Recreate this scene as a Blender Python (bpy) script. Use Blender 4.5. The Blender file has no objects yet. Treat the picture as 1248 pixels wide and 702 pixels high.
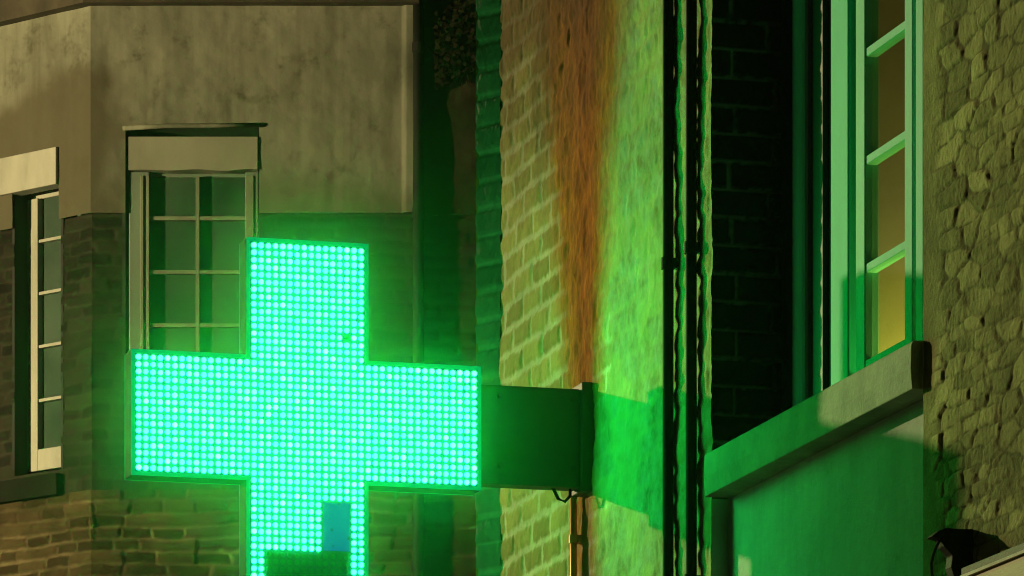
import bpy, math, random
import numpy as np
from mathutils import Vector

random.seed(7)
RNG = np.random.RandomState(11)
SC = bpy.context.scene
COL = SC.collection

# ------------------------------------------------------------------ camera
F_PX, HOR = 6512.0, 1662.0           # focal length and horizon row in photo pixels (1248 wide)
CAM_Z = 1.6
cam = bpy.data.cameras.new('camera')
cam.sensor_width = 36.0
cam.lens = F_PX / 1248.0 * 36.0
cam.shift_y = (HOR - 351.0) / 1248.0
cam.clip_start, cam.clip_end = 0.1, 500.0
cam_o = bpy.data.objects.new('camera', cam)
COL.objects.link(cam_o)
cam_o.location = (0, 0, CAM_Z)
cam_o.rotation_euler = (math.radians(90), 0, 0)
SC.camera = cam_o

# ------------------------------------------------------------------ night sky
W = bpy.data.worlds.new('World')
SC.world = W
W.use_nodes = True
wn = W.node_tree
wn.nodes.clear()
sky = wn.nodes.new('ShaderNodeTexSky')
sky.sky_type = 'NISHITA'
sky.sun_disc = False
sky.sun_elevation = math.radians(4)
sky.sun_rotation = math.radians(-35)
tint = wn.nodes.new('ShaderNodeMixRGB')
tint.blend_type = 'MULTIPLY'
tint.inputs[0].default_value = 1.0
tint.inputs[2].default_value = (0.5, 0.7, 0.12, 1)
bg = wn.nodes.new('ShaderNodeBackground')
bg.inputs[1].default_value = 0.003
wo = wn.nodes.new('ShaderNodeOutputWorld')
wn.links.new(sky.outputs[0], tint.inputs[1])
wn.links.new(tint.outputs[0], bg.inputs[0])
wn.links.new(bg.outputs[0], wo.inputs[0])

# ------------------------------------------------------------------ the street lamp's light (the lamp hangs across the street, left of the frame)
LAMP_POS = (-10.73, 27.0, 7.8)
lp = bpy.data.lights.new('street_lamp_light', 'POINT')
lp.energy = 9300.0
lp.color = (1.0, 0.79, 0.37)
lp.shadow_soft_size = 0.10
lo = bpy.data.objects.new('street_lamp_light', lp)
COL.objects.link(lo)
lo.location = LAMP_POS

# ------------------------------------------------------------------ exposure
SC.view_settings.view_transform = 'Standard'
SC.view_settings.look = 'None'
SC.view_settings.exposure = 0.0
SC.view_settings.gamma = 1.0
SC.view_settings.use_curve_mapping = False
SC.cycles.pixel_filter_type = 'BLACKMAN_HARRIS'
SC.cycles.filter_width = 1.0
SC.cycles.max_bounces = 6
SC.cycles.volume_bounces = 0
SC.cycles.sample_clamp_indirect = 4.0

# ------------------------------------------------------------------ frames of reference
P0 = Vector((0.217, 15.5, 0.0))      # where the sign's bracket meets the street front on the right
DC = Vector((0.2656, -0.9641, 0.0))  # along that front, towards the viewer
NO = Vector((-0.9641, -0.2656, 0.0)) # out of that front
ROT = math.atan2(DC.y, DC.x)

def tpx(px, n=0.0):                  # position along the right front that photo column px shows, n metres proud of it
    k = (px - 624.0) / F_PX
    ax, ay = P0.x + NO.x * n, P0.y + NO.y * n
    return (k * ay - ax) / (DC.x - k * DC.y)
def zpy(py, Y): return CAM_Z + (HOR - py) * Y / F_PX
def yt(t, n=0.0): return P0.y + DC.y * t + NO.y * n

# ------------------------------------------------------------------ materials
def new_mat(name):
    m = bpy.data.materials.new(name)
    m.use_nodes = True
    nt = m.node_tree
    return m, nt, nt.nodes['Principled BSDF']

def N(nt, kind, **kw):
    n = nt.nodes.new(kind)
    for k, v in kw.items():
        if k.startswith('i_'):
            key = k[2:]
            n.inputs[int(key) if key.isdigit() else key.replace('_', ' ')].default_value = v
        else:
            setattr(n, k, v)
    return n

def ramp(nt, fac, stops):
    r = nt.nodes.new('ShaderNodeValToRGB')
    e = r.color_ramp.elements
    while len(e) > 1: e.remove(e[-1])
    e[0].position, e[0].color = stops[0][0], (*stops[0][1], 1)
    for p, c in stops[1:]:
        x = e.new(p); x.color = (*c, 1)
    nt.links.new(fac, r.inputs[0])
    return r.outputs[0]

def mixc(nt, fac, a, b, mode='MIX'):
    m = nt.nodes.new('ShaderNodeMixRGB'); m.blend_type = mode
    for i, v in ((0, fac), (1, a), (2, b)):
        if hasattr(v, 'links') or hasattr(v, 'is_output'): nt.links.new(v, m.inputs[i])
        elif i == 0: m.inputs[0].default_value = v
        else: m.inputs[i].default_value = (*v, 1)
    return m.outputs[0]

def mth(nt, op, a, b=None, clamp=False):
    m = nt.nodes.new('ShaderNodeMath'); m.operation = op; m.use_clamp = clamp
    for i, v in ((0, a), (1, b)):
        if v is None: continue
        if hasattr(v, 'is_output'): nt.links.new(v, m.inputs[i])
        else: m.inputs[i].default_value = v
    return m.outputs[0]

def coords(nt, scale=(1, 1, 1)):
    tc = nt.nodes.new('ShaderNodeTexCoord')
    mp = nt.nodes.new('ShaderNodeMapping')
    mp.inputs['Scale'].default_value = scale
    nt.links.new(tc.outputs['Object'], mp.inputs[0])
    return mp.outputs[0]

def noise(nt, vec, scale, detail=5, rough=0.6):
    n = N(nt, 'ShaderNodeTexNoise', i_Scale=scale, i_Detail=detail, i_Roughness=rough)
    nt.links.new(vec, n.inputs['Vector'])
    return n.outputs['Fac']

def bump(nt, bsdf, h, strength=0.4, dist=0.01):
    b = N(nt, 'ShaderNodeBump', i_Strength=strength, i_Distance=dist)
    nt.links.new(h, b.inputs['Height'])
    nt.links.new(b.outputs[0], bsdf.inputs['Normal'])

def worn(name, c1, c2, rough=0.8, scale=12, streak=(1, 1, 1), bs=0.3, bd=0.004, metal=0.0, spec=0.3, fine=90):
    m, nt, b = new_mat(name)
    v = coords(nt, streak)
    n1 = noise(nt, v, scale, 6, 0.65)
    c = ramp(nt, n1, [(0.32, c1), (0.68, c2)])
    nt.links.new(c, b.inputs['Base Color'])
    b.inputs['Roughness'].default_value = rough
    b.inputs['Metallic'].default_value = metal
    b.inputs['Specular IOR Level'].default_value = spec
    bump(nt, b, noise(nt, v, fine, 4, 0.6), bs, bd)
    return m

def attr(nt, name):
    a = nt.nodes.new('ShaderNodeAttribute'); a.attribute_name = name
    return a.outputs['Fac']

def masonry(name, dark, light, mortar, rough=0.9, extra=None, bs=0.5, bd=0.004, dirt=0.5):
    """brick or stone colour by the mesh's own tone / mortar attributes, with dirt"""
    m, nt, b = new_mat(name)
    v = coords(nt)
    tone = attr(nt, 'tone')
    n1 = noise(nt, v, 14, 6, 0.7)
    n0 = noise(nt, v, 60, 6, 0.75)
    t2 = mth(nt, 'ADD', mth(nt, 'ADD', mth(nt, 'MULTIPLY', tone, 0.65), mth(nt, 'MULTIPLY', n1, 0.4)), mth(nt, 'MULTIPLY', mth(nt, 'SUBTRACT', n0, 0.45), 0.5))
    c = ramp(nt, t2, [(0.2, dark), (0.85, light)])
    c = mixc(nt, attr(nt, 'mortar'), c, mortar)
    if dirt:
        n2 = noise(nt, v, 2.3, 6, 0.7)
        d = ramp(nt, n2, [(0.35, (1 - dirt,) * 3), (0.62, (1, 1, 1))])
        c = mixc(nt, 1.0, c, d, 'MULTIPLY')
    if extra: c = extra(nt, v, c)
    nt.links.new(c, b.inputs['Base Color'])
    b.inputs['Roughness'].default_value = rough
    b.inputs['Specular IOR Level'].default_value = 0.06
    bump(nt, b, noise(nt, v, 70, 6, 0.7), bs, bd)
    return m

def band(nt, x, a0, a1, b1, b0):
    """1 between a1 and b1, falling to 0 at a0 and b0"""
    up = N(nt, 'ShaderNodeMapRange', i_1=a0, i_2=a1); dn = N(nt, 'ShaderNodeMapRange', i_1=b1, i_2=b0, i_3=1.0, i_4=0.0)
    nt.links.new(x, up.inputs[0]); nt.links.new(x, dn.inputs[0])
    return mth(nt, 'MULTIPLY', up.outputs[0], dn.outputs[0])

def rust_streak(nt, v, c):
    c = mixc(nt, mth(nt, 'MULTIPLY', attr(nt, 'skim'), 0.9), c, ramp(nt, noise(nt, v, 11, 6, 0.7), [(0.36, (0.17, 0.14, 0.05)), (0.5, (0.26, 0.245, 0.14)), (0.66, (0.34, 0.335, 0.25))]))
    """brown-orange water stain running down the front, and a darker patch at its head"""
    s = nt.nodes.new('ShaderNodeSeparateXYZ')
    tc = nt.nodes.new('ShaderNodeTexCoord'); nt.links.new(tc.outputs['Object'], s.inputs[0])
    stretch = coords(nt, (1, 1, 0.28))
    w1 = noise(nt, stretch, 9, 6, 0.7)
    w2 = noise(nt, stretch, 38, 5, 0.7)
    x = mth(nt, 'ADD', s.outputs[0], mth(nt, 'MULTIPLY', mth(nt, 'SUBTRACT', w1, 0.5), 0.30))
    # the streak narrows downwards
    k = mth(nt, 'MULTIPLY', mth(nt, 'SUBTRACT', s.outputs[2], 4.9), 0.22)
    xl = mth(nt, 'ADD', x, k)
    xr = mth(nt, 'SUBTRACT', x, k)
    m = mth(nt, 'MULTIPLY', band(nt, xl, -0.42, -0.20, 5, 6), band(nt, xr, -6, -5, 0.08, 0.30))
    m = mth(nt, 'MULTIPLY', m, mth(nt, 'ADD', mth(nt, 'MULTIPLY', w2, 0.5), 0.95), True)
    col = ramp(nt, w2, [(0.3, (0.18, 0.055, 0.0)), (0.68, (0.66, 0.24, 0.0))])
    c = mixc(nt, m, c, col)
    # brown soot over the head of the wall
    n3 = noise(nt, v, 5, 6, 0.75)
    hz = N(nt, 'ShaderNodeMapRange', i_1=4.95, i_2=5.6)
    nt.links.new(mth(nt, 'ADD', s.outputs[2], mth(nt, 'MULTIPLY', mth(nt, 'SUBTRACT', n3, 0.5), 1.1)), hz.inputs[0])
    soot = mth(nt, 'MULTIPLY', hz.outputs[0], band(nt, s.outputs[0], -1.5, -1.2, 0.20, 0.5))
    return mixc(nt, mth(nt, 'MULTIPLY', soot, 0.85), c, (0.10, 0.046, 0.010))

M = {}
M['front'] = masonry('limewashed_brick', (0.30, 0.27, 0.08), (0.54, 0.49, 0.17), (0.66, 0.64, 0.44), extra=rust_streak, dirt=0.35)
M['pier'] = masonry('corner_brick', (0.17, 0.2, 0.2), (0.30, 0.33, 0.33), (0.48, 0.52, 0.5), dirt=0.4)
M['reveal'] = masonry('sooty_reveal_brick', (0.012, 0.011, 0.010), (0.03, 0.027, 0.022), (0.32, 0.30, 0.26), dirt=0.6)  # near-black: shade of the recess put into the brick colour
M['rubble'] = masonry('rubble_stone', (0.28, 0.30, 0.12), (0.68, 0.70, 0.32), (0.17, 0.17, 0.07), bs=0.7, bd=0.008, dirt=0.5)
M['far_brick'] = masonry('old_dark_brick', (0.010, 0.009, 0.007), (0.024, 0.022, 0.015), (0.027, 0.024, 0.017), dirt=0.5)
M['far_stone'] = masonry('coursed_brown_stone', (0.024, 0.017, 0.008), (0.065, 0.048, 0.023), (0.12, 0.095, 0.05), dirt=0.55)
M['side_brick'] = masonry('sooty_brick', (0.012, 0.010, 0.006), (0.030, 0.024, 0.015), (0.028, 0.022, 0.013), dirt=0.5)  # plain dark brown tone, varied by noise

def plaster_far():
    m, nt, b = new_mat('weathered_plaster')
    v = coords(nt)
    n1 = noise(nt, v, 1.3, 7, 0.65)
    c = ramp(nt, n1, [(0.30, (0.088, 0.09, 0.068)), (0.50, (0.155, 0.158, 0.122)), (0.72, (0.20, 0.202, 0.158))])
    st = coords(nt, (5, 5, 0.5))
    n2 = noise(nt, st, 2.2, 5, 0.6)
    c = mixc(nt, 0.55, c, ramp(nt, n2, [(0.35, (0.5, 0.47, 0.42)), (0.6, (1, 1, 1))]), 'MULTIPLY')
    n3 = noise(nt, v, 4.5, 6, 0.75)
    c = mixc(nt, 0.8, c, ramp(nt, n3, [(0.54, (1, 1, 1)), (0.68, (0.42, 0.40, 0.33))]), 'MULTIPLY')
    # grey damp patch round the street corner; plaster also darker at its foot
    g = attr(nt, 'damp')
    gm = mth(nt, 'MULTIPLY', g, mth(nt, 'ADD', mth(nt, 'MULTIPLY', n1, 0.5), 0.6), True)
    c = mixc(nt, gm, c, (0.055, 0.046, 0.028))
    nt.links.new(c, b.inputs['Base Color'])
    b.inputs['Roughness'].default_value = 0.9
    b.inputs['Specular IOR Level'].default_value = 0.2
    bump(nt, b, noise(nt, v, 25, 6, 0.7), 0.35, 0.006)
    return m
M['plaster'] = plaster_far()

def stained(name, c1, c2):
    m, nt, b = new_mat(name)
    v = coords(nt); st = coords(nt, (2.6, 2.6, 0.5))
    c = ramp(nt, noise(nt, v, 3.0, 7, 0.7), [(0.32, c1), (0.66, c2)])
    c = mixc(nt, 0.6, c, ramp(nt, noise(nt, st, 1.6, 6, 0.65), [(0.36, (0.68, 0.69, 0.65)), (0.56, (1, 1, 1))]), 'MULTIPLY')
    c = mixc(nt, 0.7, c, ramp(nt, noise(nt, v, 17, 6, 0.75), [(0.60, (1, 1, 1)), (0.72, (0.55, 0.53, 0.48))]), 'MULTIPLY')
    nt.links.new(c, b.inputs['Base Color'])
    b.inputs['Roughness'].default_value = 0.85; b.inputs['Specular IOR Level'].default_value = 0.2
    bump(nt, b, noise(nt, v, 40, 6, 0.75), 0.5, 0.006)
    return m
M['apron'] = stained('stained_render', (0.50, 0.58, 0.55), (0.68, 0.76, 0.72))
M['sill'] = worn('sill_stone', (0.20, 0.27, 0.19), (0.42, 0.52, 0.38), 0.8, 9, (1, 1, 1), 0.5, 0.004)
M['white'] = worn('white_paint', (0.5, 0.49, 0.44), (0.80, 0.79, 0.74), 0.65, 7, (1, 1, 0.3), 0.25, 0.002, spec=0.1)
M['mint'] = worn('mint_green_paint', (0.01, 0.56, 0.40), (0.03, 0.66, 0.50), 0.65, 7, (1, 1, 0.3), 0.25, 0.002, spec=0.1)  # the cross's green light put into the colour of a white frame
M['pale_mint'] = worn('pale_mint_paint', (0.12, 0.58, 0.46), (0.20, 0.68, 0.56), 0.65, 7, (1, 1, 0.3), 0.25, 0.002, spec=0.1)  # same green light, paler, put into the sash and glazing bar colour
M['far_white'] = worn('old_white_paint', (0.20, 0.20, 0.165), (0.31, 0.305, 0.26), 0.55, 5, (1, 1, 0.3), 0.2, 0.003)
M['dull_paint'] = worn('dull_cream_paint', (0.10, 0.11, 0.08), (0.16, 0.17, 0.125), 0.6, 5, (1, 1, 0.3), 0.2, 0.003, spec=0.1)
M['green_paint'] = worn('faded_green_paint', (0.075, 0.10, 0.08), (0.12, 0.155, 0.12), 0.6, 5, (1, 1, 0.3), 0.2, 0.003)  # green glow of the cross tinted into the far window frame
M['blind'] = worn('cream_shutter_box_paint', (0.15, 0.15, 0.115), (0.21, 0.21, 0.165), 0.7, 3, (1, 1, 0.6), 0.2, 0.004)
M['board'] = worn('dark_stained_wood', (0.015, 0.013, 0.012), (0.03, 0.026, 0.024), 0.6, 8, (1, 1, 0.15), 0.3, 0.003)
M['post'] = worn('grey_weathered_wood', (0.22, 0.20, 0.24), (0.32, 0.29, 0.33), 0.7, 8, (1, 1, 0.15), 0.3, 0.003)
M['black'] = worn('black_bitumen_paint', (0.004, 0.004, 0.004), (0.009, 0.008, 0.008), 0.75, 10, (1, 1, 0.4), 0.3, 0.003, spec=0.12)
M['copper'] = worn('copper', (0.60, 0.24, 0.05), (0.80, 0.38, 0.10), 0.5, 14, (1, 1, 0.3), 0.2, 0.002, metal=0.4)
M['bracket'] = worn('dark_green_enamel', (0.018, 0.055, 0.025), (0.035, 0.085, 0.04), 0.6, 4, (1, 1, 1), 0.15, 0.002, spec=0.3)
M['casing'] = worn('pale_aluminium', (0.035, 0.055, 0.04), (0.06, 0.085, 0.06), 0.9, 6, (1, 1, 1), 0.15, 0.002, spec=0.03)
M['board_pcb'] = worn('green_circuit_board', (0.010, 0.040, 0.040), (0.016, 0.058, 0.055), 0.6, 60, (1, 1, 1), 0.15, 0.002)
M['timber'] = worn('tan_fascia_paint', (0.36, 0.27, 0.14), (0.52, 0.40, 0.22), 0.65, 5, (0.3, 1, 3), 0.25, 0.003)
M['lead'] = worn('dark_lead', (0.02, 0.014, 0.01), (0.045, 0.032, 0.022), 0.7, 8, (1, 1, 1), 0.3, 0.004)
M['soot_iron'] = worn('rusty_black_iron', (0.006, 0.005, 0.004), (0.018, 0.013, 0.010), 0.75, 20, (1, 1, 1), 0.4, 0.004, spec=0.15)
M['eave'] = worn('dark_eave_timber', (0.02, 0.016, 0.01), (0.05, 0.04, 0.025), 0.8, 6, (1, 1, 1), 0.3, 0.004)
M['slate'] = worn('roof_slate', (0.04, 0.04, 0.045), (0.08, 0.08, 0.085), 0.6, 6)
M['room'] = worn('room_plaster', (0.46, 0.38, 0.20), (0.60, 0.50, 0.28), 0.85, 3, (1, 1, 1), 0.2, 0.003)
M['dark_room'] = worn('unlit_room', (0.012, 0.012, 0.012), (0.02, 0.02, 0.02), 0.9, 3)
M['asphalt'] = worn('wet_asphalt', (0.035, 0.035, 0.037), (0.065, 0.063, 0.06), 0.7, 3, (1, 1, 1), 0.5, 0.01)
M['leaf'] = worn('ivy_leaf', (0.004, 0.0045, 0.002), (0.014, 0.013, 0.007), 0.9, 6, spec=0.02)

def glass(name, col=(0.9, 0.95, 0.92)):
    m, nt, b = new_mat(name)
    nt.nodes.remove(b)
    out = nt.nodes['Material Output']
    tr = N(nt, 'ShaderNodeBsdfTransparent'); tr.inputs[0].default_value = (*col, 1)
    gl = N(nt, 'ShaderNodeBsdfGlossy', i_Roughness=0.04)
    fr = N(nt, 'ShaderNodeFresnel', i_IOR=1.5)
    mx = N(nt, 'ShaderNodeMixShader')
    nt.links.new(fr.outputs[0], mx.inputs[0])
    nt.links.new(tr.outputs[0], mx.inputs[1]); nt.links.new(gl.outputs[0], mx.inputs[2])
    nt.links.new(mx.outputs[0], out.inputs['Surface'])
    return m
M['glass'] = glass('window_glass')
def dusty_glass():
    m, nt, b = new_mat('dusty_glass')
    v = coords(nt)
    c = ramp(nt, noise(nt, v, 2.0, 5, 0.6), [(0.3, (0.014, 0.028, 0.020)), (0.7, (0.05, 0.075, 0.055))])
    nt.links.new(c, b.inputs['Base Color'])
    b.inputs['Roughness'].default_value = 0.25
    b.inputs['Specular IOR Level'].default_value = 0.5
    return m
M['far_glass'] = dusty_glass()

def emit(name, rgb):
    m, nt, b = new_mat(name)
    nt.nodes.remove(b)
    e = N(nt, 'ShaderNodeEmission', i_Strength=1.0); e.inputs[0].default_value = (*rgb, 1)
    nt.links.new(e.outputs[0], nt.nodes['Material Output'].inputs['Surface'])
    return m
LEDG = 4.4
def led_set(tag_, k):
    # four bins of lamp: the lens face, then its side wall, made bluer to turn the cast light teal
    out = [emit('led_mint' + tag_, (0.38, 9.2 * k, 1.10)), emit('led_turquoise' + tag_, (0.26, 8.6 * k, 1.15)),
           emit('led_cyan' + tag_, (0.20, 8.0 * k, 1.40)), emit('led_pale' + tag_, (0.55, 10.5 * k, 1.10))]
    return out + [emit('led_lens_side' + tag_, (0.30, 8.0 * k, (3.6 if not tag_ else 1.5) * k))]
M['led'] = led_set('', LEDG)
M['led_rear'] = led_set('_rear', LEDG * 0.29)
M['led_dim'] = emit('failing_led_teal', (0.012, 0.20, 0.26))
def dotted(m):
    nt = m.node_tree; e = nt.nodes['Emission']
    vo = N(nt, 'ShaderNodeTexVoronoi', i_Scale=1 / 0.026, i_Randomness=0.5); nt.links.new(coords(nt), vo.inputs['Vector'])
    nt.links.new(ramp(nt, vo.outputs['Distance'], [(0.16, (0.01, 0.02, 0.04)), (0.30, (0.004, 0.06, 0.24))]), e.inputs[0])
dotted(M['led_dim'])
M['led_dead'] = worn('dead_led', (0.012, 0.075, 0.04), (0.02, 0.10, 0.055), 0.5, 40, spec=0.1)
M['edge_glow'] = emit('edge_lit_acrylic', (0.0, 0.27, 0.085))

# ------------------------------------------------------------------ object helpers
def link(o, parent=None):
    COL.objects.link(o)
    if parent is not None: o.parent = parent
    return o

def tag(o, label=None, cat=None, group=None, kind=None):
    if label: o['label'] = label
    if cat: o['category'] = cat
    if group: o['group'] = group
    if kind: o['kind'] = kind
    return o

def empty(name, loc=(0, 0, 0), rz=0.0):
    o = bpy.data.objects.new(name, None)
    o.empty_display_size = 0.2
    o.location = loc; o.rotation_euler = (0, 0, rz)
    return link(o)

class MB:
    def __init__(s): s.v = []; s.f = []; s.mi = []
    def add(s, vs, fs, mi=0):
        b = len(s.v)
        s.v += [tuple(p) for p in vs]
        s.f += [tuple(b + i for i in f) for f in fs]
        s.mi += [mi] * len(fs)
    def box(s, x0, x1, y0, y1, z0, z1, mi=0):
        s.add([(x0, y0, z0), (x1, y0, z0), (x1, y1, z0), (x0, y1, z0), (x0, y0, z1), (x1, y0, z1), (x1, y1, z1), (x0, y1, z1)],
              [(0, 3, 2, 1), (4, 5, 6, 7), (0, 1, 5, 4), (1, 2, 6, 5), (2, 3, 7, 6), (3, 0, 4, 7)], mi)
    def prism(s, poly, a0, a1, axis='x', mi=0):
        """poly in the other two axes (in x,y,z order), extruded from a0 to a1 along axis"""
        n = len(poly)
        def P(a, p):
            return {'x': (a, p[0], p[1]), 'y': (p[0], a, p[1]), 'z': (p[0], p[1], a)}[axis]
        vs = [P(a0, p) for p in poly] + [P(a1, p) for p in poly]
        fs = [tuple(range(n))[::-1], tuple(range(n, 2 * n))] + [(i, (i + 1) % n, n + (i + 1) % n, n + i) for i in range(n)]
        s.add(vs, fs, mi)
    def tube(s, pts, r, n=12, mi=0):
        pts = [Vector(p) for p in pts]
        rings = []
        for i, p in enumerate(pts):
            d = (pts[min(i + 1, len(pts) - 1)] - pts[max(i - 1, 0)]).normalized()
            a = d.cross(Vector((0.3, 0.9, 0.1))).normalized(); b = d.cross(a)
            rr = r[i] if isinstance(r, (list, tuple)) else r
            rings.append([p + (a * math.cos(2 * math.pi * k / n) + b * math.sin(2 * math.pi * k / n)) * rr for k in range(n)])
        vs = [q for R in rings for q in R]
        fs = []
        for i in range(len(rings) - 1):
            for k in range(n):
                fs.append((i * n + k, i * n + (k + 1) % n, (i + 1) * n + (k + 1) % n, (i + 1) * n + k))
        fs.append(tuple(range(n))[::-1]); fs.append(tuple((len(rings) - 1) * n + k for k in range(n)))
        s.add(vs, fs, mi)
    def build(s, name, mats, parent=None, bevel=0.0, smooth=False):
        me = bpy.data.meshes.new(name)
        me.from_pydata(s.v, [], s.f)
        for m in (mats if isinstance(mats, (list, tuple)) else [mats]): me.materials.append(m)
        me.polygons.foreach_set('material_index', s.mi)
        if smooth: me.polygons.foreach_set('use_smooth', [True] * len(s.f))
        me.update()
        import bmesh
        bm = bmesh.new(); bm.from_mesh(me)
        bmesh.ops.recalc_face_normals(bm, faces=bm.faces)
        bm.to_mesh(me); bm.free()
        o = bpy.data.objects.new(name, me)
        if bevel:
            md = o.modifiers.new('bevel', 'BEVEL'); md.width = bevel; md.segments = 2; md.limit_method = 'ANGLE'
        return link(o, parent)

# numpy noise and masonry fields
def vnoise(x, y, seed):
    def h(i, j):
        a = (i.astype(np.int64) * 374761393 + j.astype(np.int64) * 668265263 + seed * 144665) & 0x7fffffff
        a = (a ^ (a >> 13)) * 1274126177 & 0x7fffffff
        return ((a ^ (a >> 16)) & 0xffff) / 65535.0
    xi, yi = np.floor(x), np.floor(y)
    fx, fy = x - xi, y - yi
    fx = fx * fx * (3 - 2 * fx); fy = fy * fy * (3 - 2 * fy)
    return (h(xi, yi) * (1 - fx) + h(xi + 1, yi) * fx) * (1 - fy) + (h(xi, yi + 1) * (1 - fx) + h(xi + 1, yi + 1) * fx) * fy
def fbm(x, y, seed, oct=4):
    s, a, t = 0, 0.5, 0
    for k in range(oct):
        s = s + a * vnoise(x * 2 ** k, y * 2 ** k, seed + k * 17); t += a; a *= 0.55
    return s / t
def sstep(a, b, x):
    u = np.clip((x - a) / (b - a), 0, 1)
    return u * u * (3 - 2 * u)

def bricks(u, v, bl, bh, joint, seed, wob=0.012):
    """-> relief 0..1, mortar mask, tone per brick, row"""
    vv = v + (fbm(u * 3, v * 3, seed, 3) - 0.5) * wob
    row = np.floor(vv / bh)
    sh = np.where(np.mod(row, 2) == 0, 0.0, 0.5) + (vnoise(row * 1.7, row * 0 + 0.5, seed + 3) - 0.5) * 0.3
    uu = u / bl + sh + (fbm(u * 4, v * 4, seed + 5, 3) - 0.5) * wob * 2 / bl
    col = np.floor(uu)
    du = np.minimum(uu - col, 1 - (uu - col)) * bl
    dv = np.minimum(vv / bh - row, 1 - (vv / bh - row)) * bh
    d = np.minimum(du, dv) + (fbm(u * 45, v * 45, seed + 9, 3) - 0.5) * joint * 1.2
    r = sstep(joint * 0.35, joint * 1.5, d)
    tone = vnoise(col + 0.01, row + 0.01, seed + 21)
    return r, 1 - sstep(joint * 0.3, joint * 0.9, d), tone, row

def rubble(u, v, su, sv, seed):
    """jittered cells: relief, joint mask, tone"""
    x, y = u / su, v / sv
    # rough courses: shift each row sideways
    yi, = np.floor(y),
    x = x + (fbm(u * 6, v * 6, seed + 40, 3) - 0.5) * 0.5
    y = y + (fbm(u * 5, v * 5, seed + 50, 3) - 0.5) * 0.45
    xi, yi = np.floor(x), np.floor(y)
    d1 = np.full_like(x, 9.0); d2 = np.full_like(x, 9.0)
    tone = np.zeros_like(x); tx = np.zeros_like(x); ty = np.zeros_like(x)
    for dy in (-1, 0, 1):
        for dx in (-2, -1, 0, 1, 2):
            cx, cy = xi + dx, yi + dy
            jx = vnoise(cx, cy, seed) ; jy = vnoise(cx, cy, seed + 1)
            px = cx + 0.5 + (jx - 0.5) * 0.85 + np.where(np.mod(cy, 2) == 0, 0.0, 0.5); py = cy + 0.5 + (jy - 0.5) * 0.6
            ex, ey = x - px, y - py
            d = np.maximum(np.abs(ex), np.abs(ey) * 1.0) * 0.6 + np.sqrt(ex * ex + ey * ey) * 0.4
            near = d < d1
            d2 = np.where(near, d1, np.minimum(d2, d))
            tone = np.where(near, vnoise(cx + 0.02, cy + 0.02, seed + 2), tone)
            tx = np.where(near, ex, tx); ty = np.where(near, ey, ty)
            d1 = np.where(near, d, d1)
    e = (d2 - d1) + (fbm(u * 40, v * 40, seed + 60, 3) - 0.5) * 0.10
    r = sstep(0.01, 0.20, e)
    tilt = (tone - 0.5) * 2
    rel = r * (0.55 + 0.45 * np.sin(tone * 40)) + r * (tx * tilt * 0.5 + ty * np.cos(tone * 71) * 0.5)
    return rel, 1 - sstep(0.0, 0.14, e), tone

def heightfield(name, u0, u1, v0, v1, step, func, place, mat, parent, holes=(), extra=None, flip=False):
    """a relief sheet over (u, v); func(U, V) -> (height, attributes); place(U, V, H) -> x, y, z"""
    nu, nv = max(2, int(round((u1 - u0) / step)) + 1), max(2, int(round((v1 - v0) / step)) + 1)
    us, vs = np.linspace(u0, u1, nu), np.linspace(v0, v1, nv)
    for (a, b, c, d) in holes:                      # snap the grid to the openings
        for q in (a, b):
            if u0 < q < u1: us[np.argmin(abs(us - q))] = q
        for q in (c, d):
            if v0 < q < v1: vs[np.argmin(abs(vs - q))] = q
    U, V = np.meshgrid(us, vs)
    H, att = func(U, V)
    X, Y, Z = place(U, V, H)
    co = np.stack([X, Y, Z], -1).reshape(-1, 3).astype(np.float32)
    idx = np.arange(nu * nv).reshape(nv, nu)
    q = np.stack([idx[:-1, :-1], idx[:-1, 1:], idx[1:, 1:], idx[1:, :-1]], -1).reshape(-1, 4)
    if flip: q = q[:, ::-1]
    uc = ((U[:-1, :-1] + U[1:, 1:]) / 2).ravel(); vc = ((V[:-1, :-1] + V[1:, 1:]) / 2).ravel()
    keep = np.ones(len(q), bool)
    for (a, b, c, d) in holes:
        keep &= ~((uc > a) & (uc < b) & (vc > c) & (vc < d))
    q = q[keep]
    verts = co; faces = q
    if extra:                                        # coarse quads that close the rest of the wall: lists of 4 points
        ev = np.array([p for quad in extra for p in quad], np.float32).reshape(-1, 3)
        faces = np.concatenate([faces, np.arange(len(ev)).reshape(-1, 4) + len(verts)])
        verts = np.concatenate([verts, ev])
    me = bpy.data.meshes.new(name)
    me.vertices.add(len(verts)); me.vertices.foreach_set('co', verts.ravel())
    me.loops.add(faces.size); me.loops.foreach_set('vertex_index', faces.ravel().astype(np.int32))
    me.polygons.add(len(faces))
    me.polygons.foreach_set('loop_start', np.arange(0, faces.size, 4).astype(np.int32))
    me.polygons.foreach_set('loop_total', np.full(len(faces), 4, np.int32))
    me.polygons.foreach_set('use_smooth', np.ones(len(faces), bool))
    for k, a in att.items():
        A = me.attributes.new(k, 'FLOAT', 'POINT')
        arr = np.zeros(len(verts), np.float32); arr[:nu * nv] = np.broadcast_to(a, U.shape).ravel()
        A.data.foreach_set('value', arr)
    me.materials.append(mat)
    me.update(calc_edges=True); me.validate()
    return link(bpy.data.objects.new(name, me), parent)

# ------------------------------------------------------------------ ground
g = MB(); g.box(-90, 90, -50, 150, -0.3, 0.0)
tag(g.build('ground', M['asphalt']), kind='structure')

# ================================================================== the brick house on the right (local: x along the front to the viewer, y into the wall)
house = empty('brick_house', P0, ROT)
tag(house, 'limewashed brick house with a rust streak, green-lit casement window and black pipes on its front', 'house')
T_END, T_OPEN, T_PARTY = -0.95, tpx(868), tpx(1125)
SILL0, SILL1 = 3.922, 4.038
OPEN_TOP, ROOF = 6.1, 8.2

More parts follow.
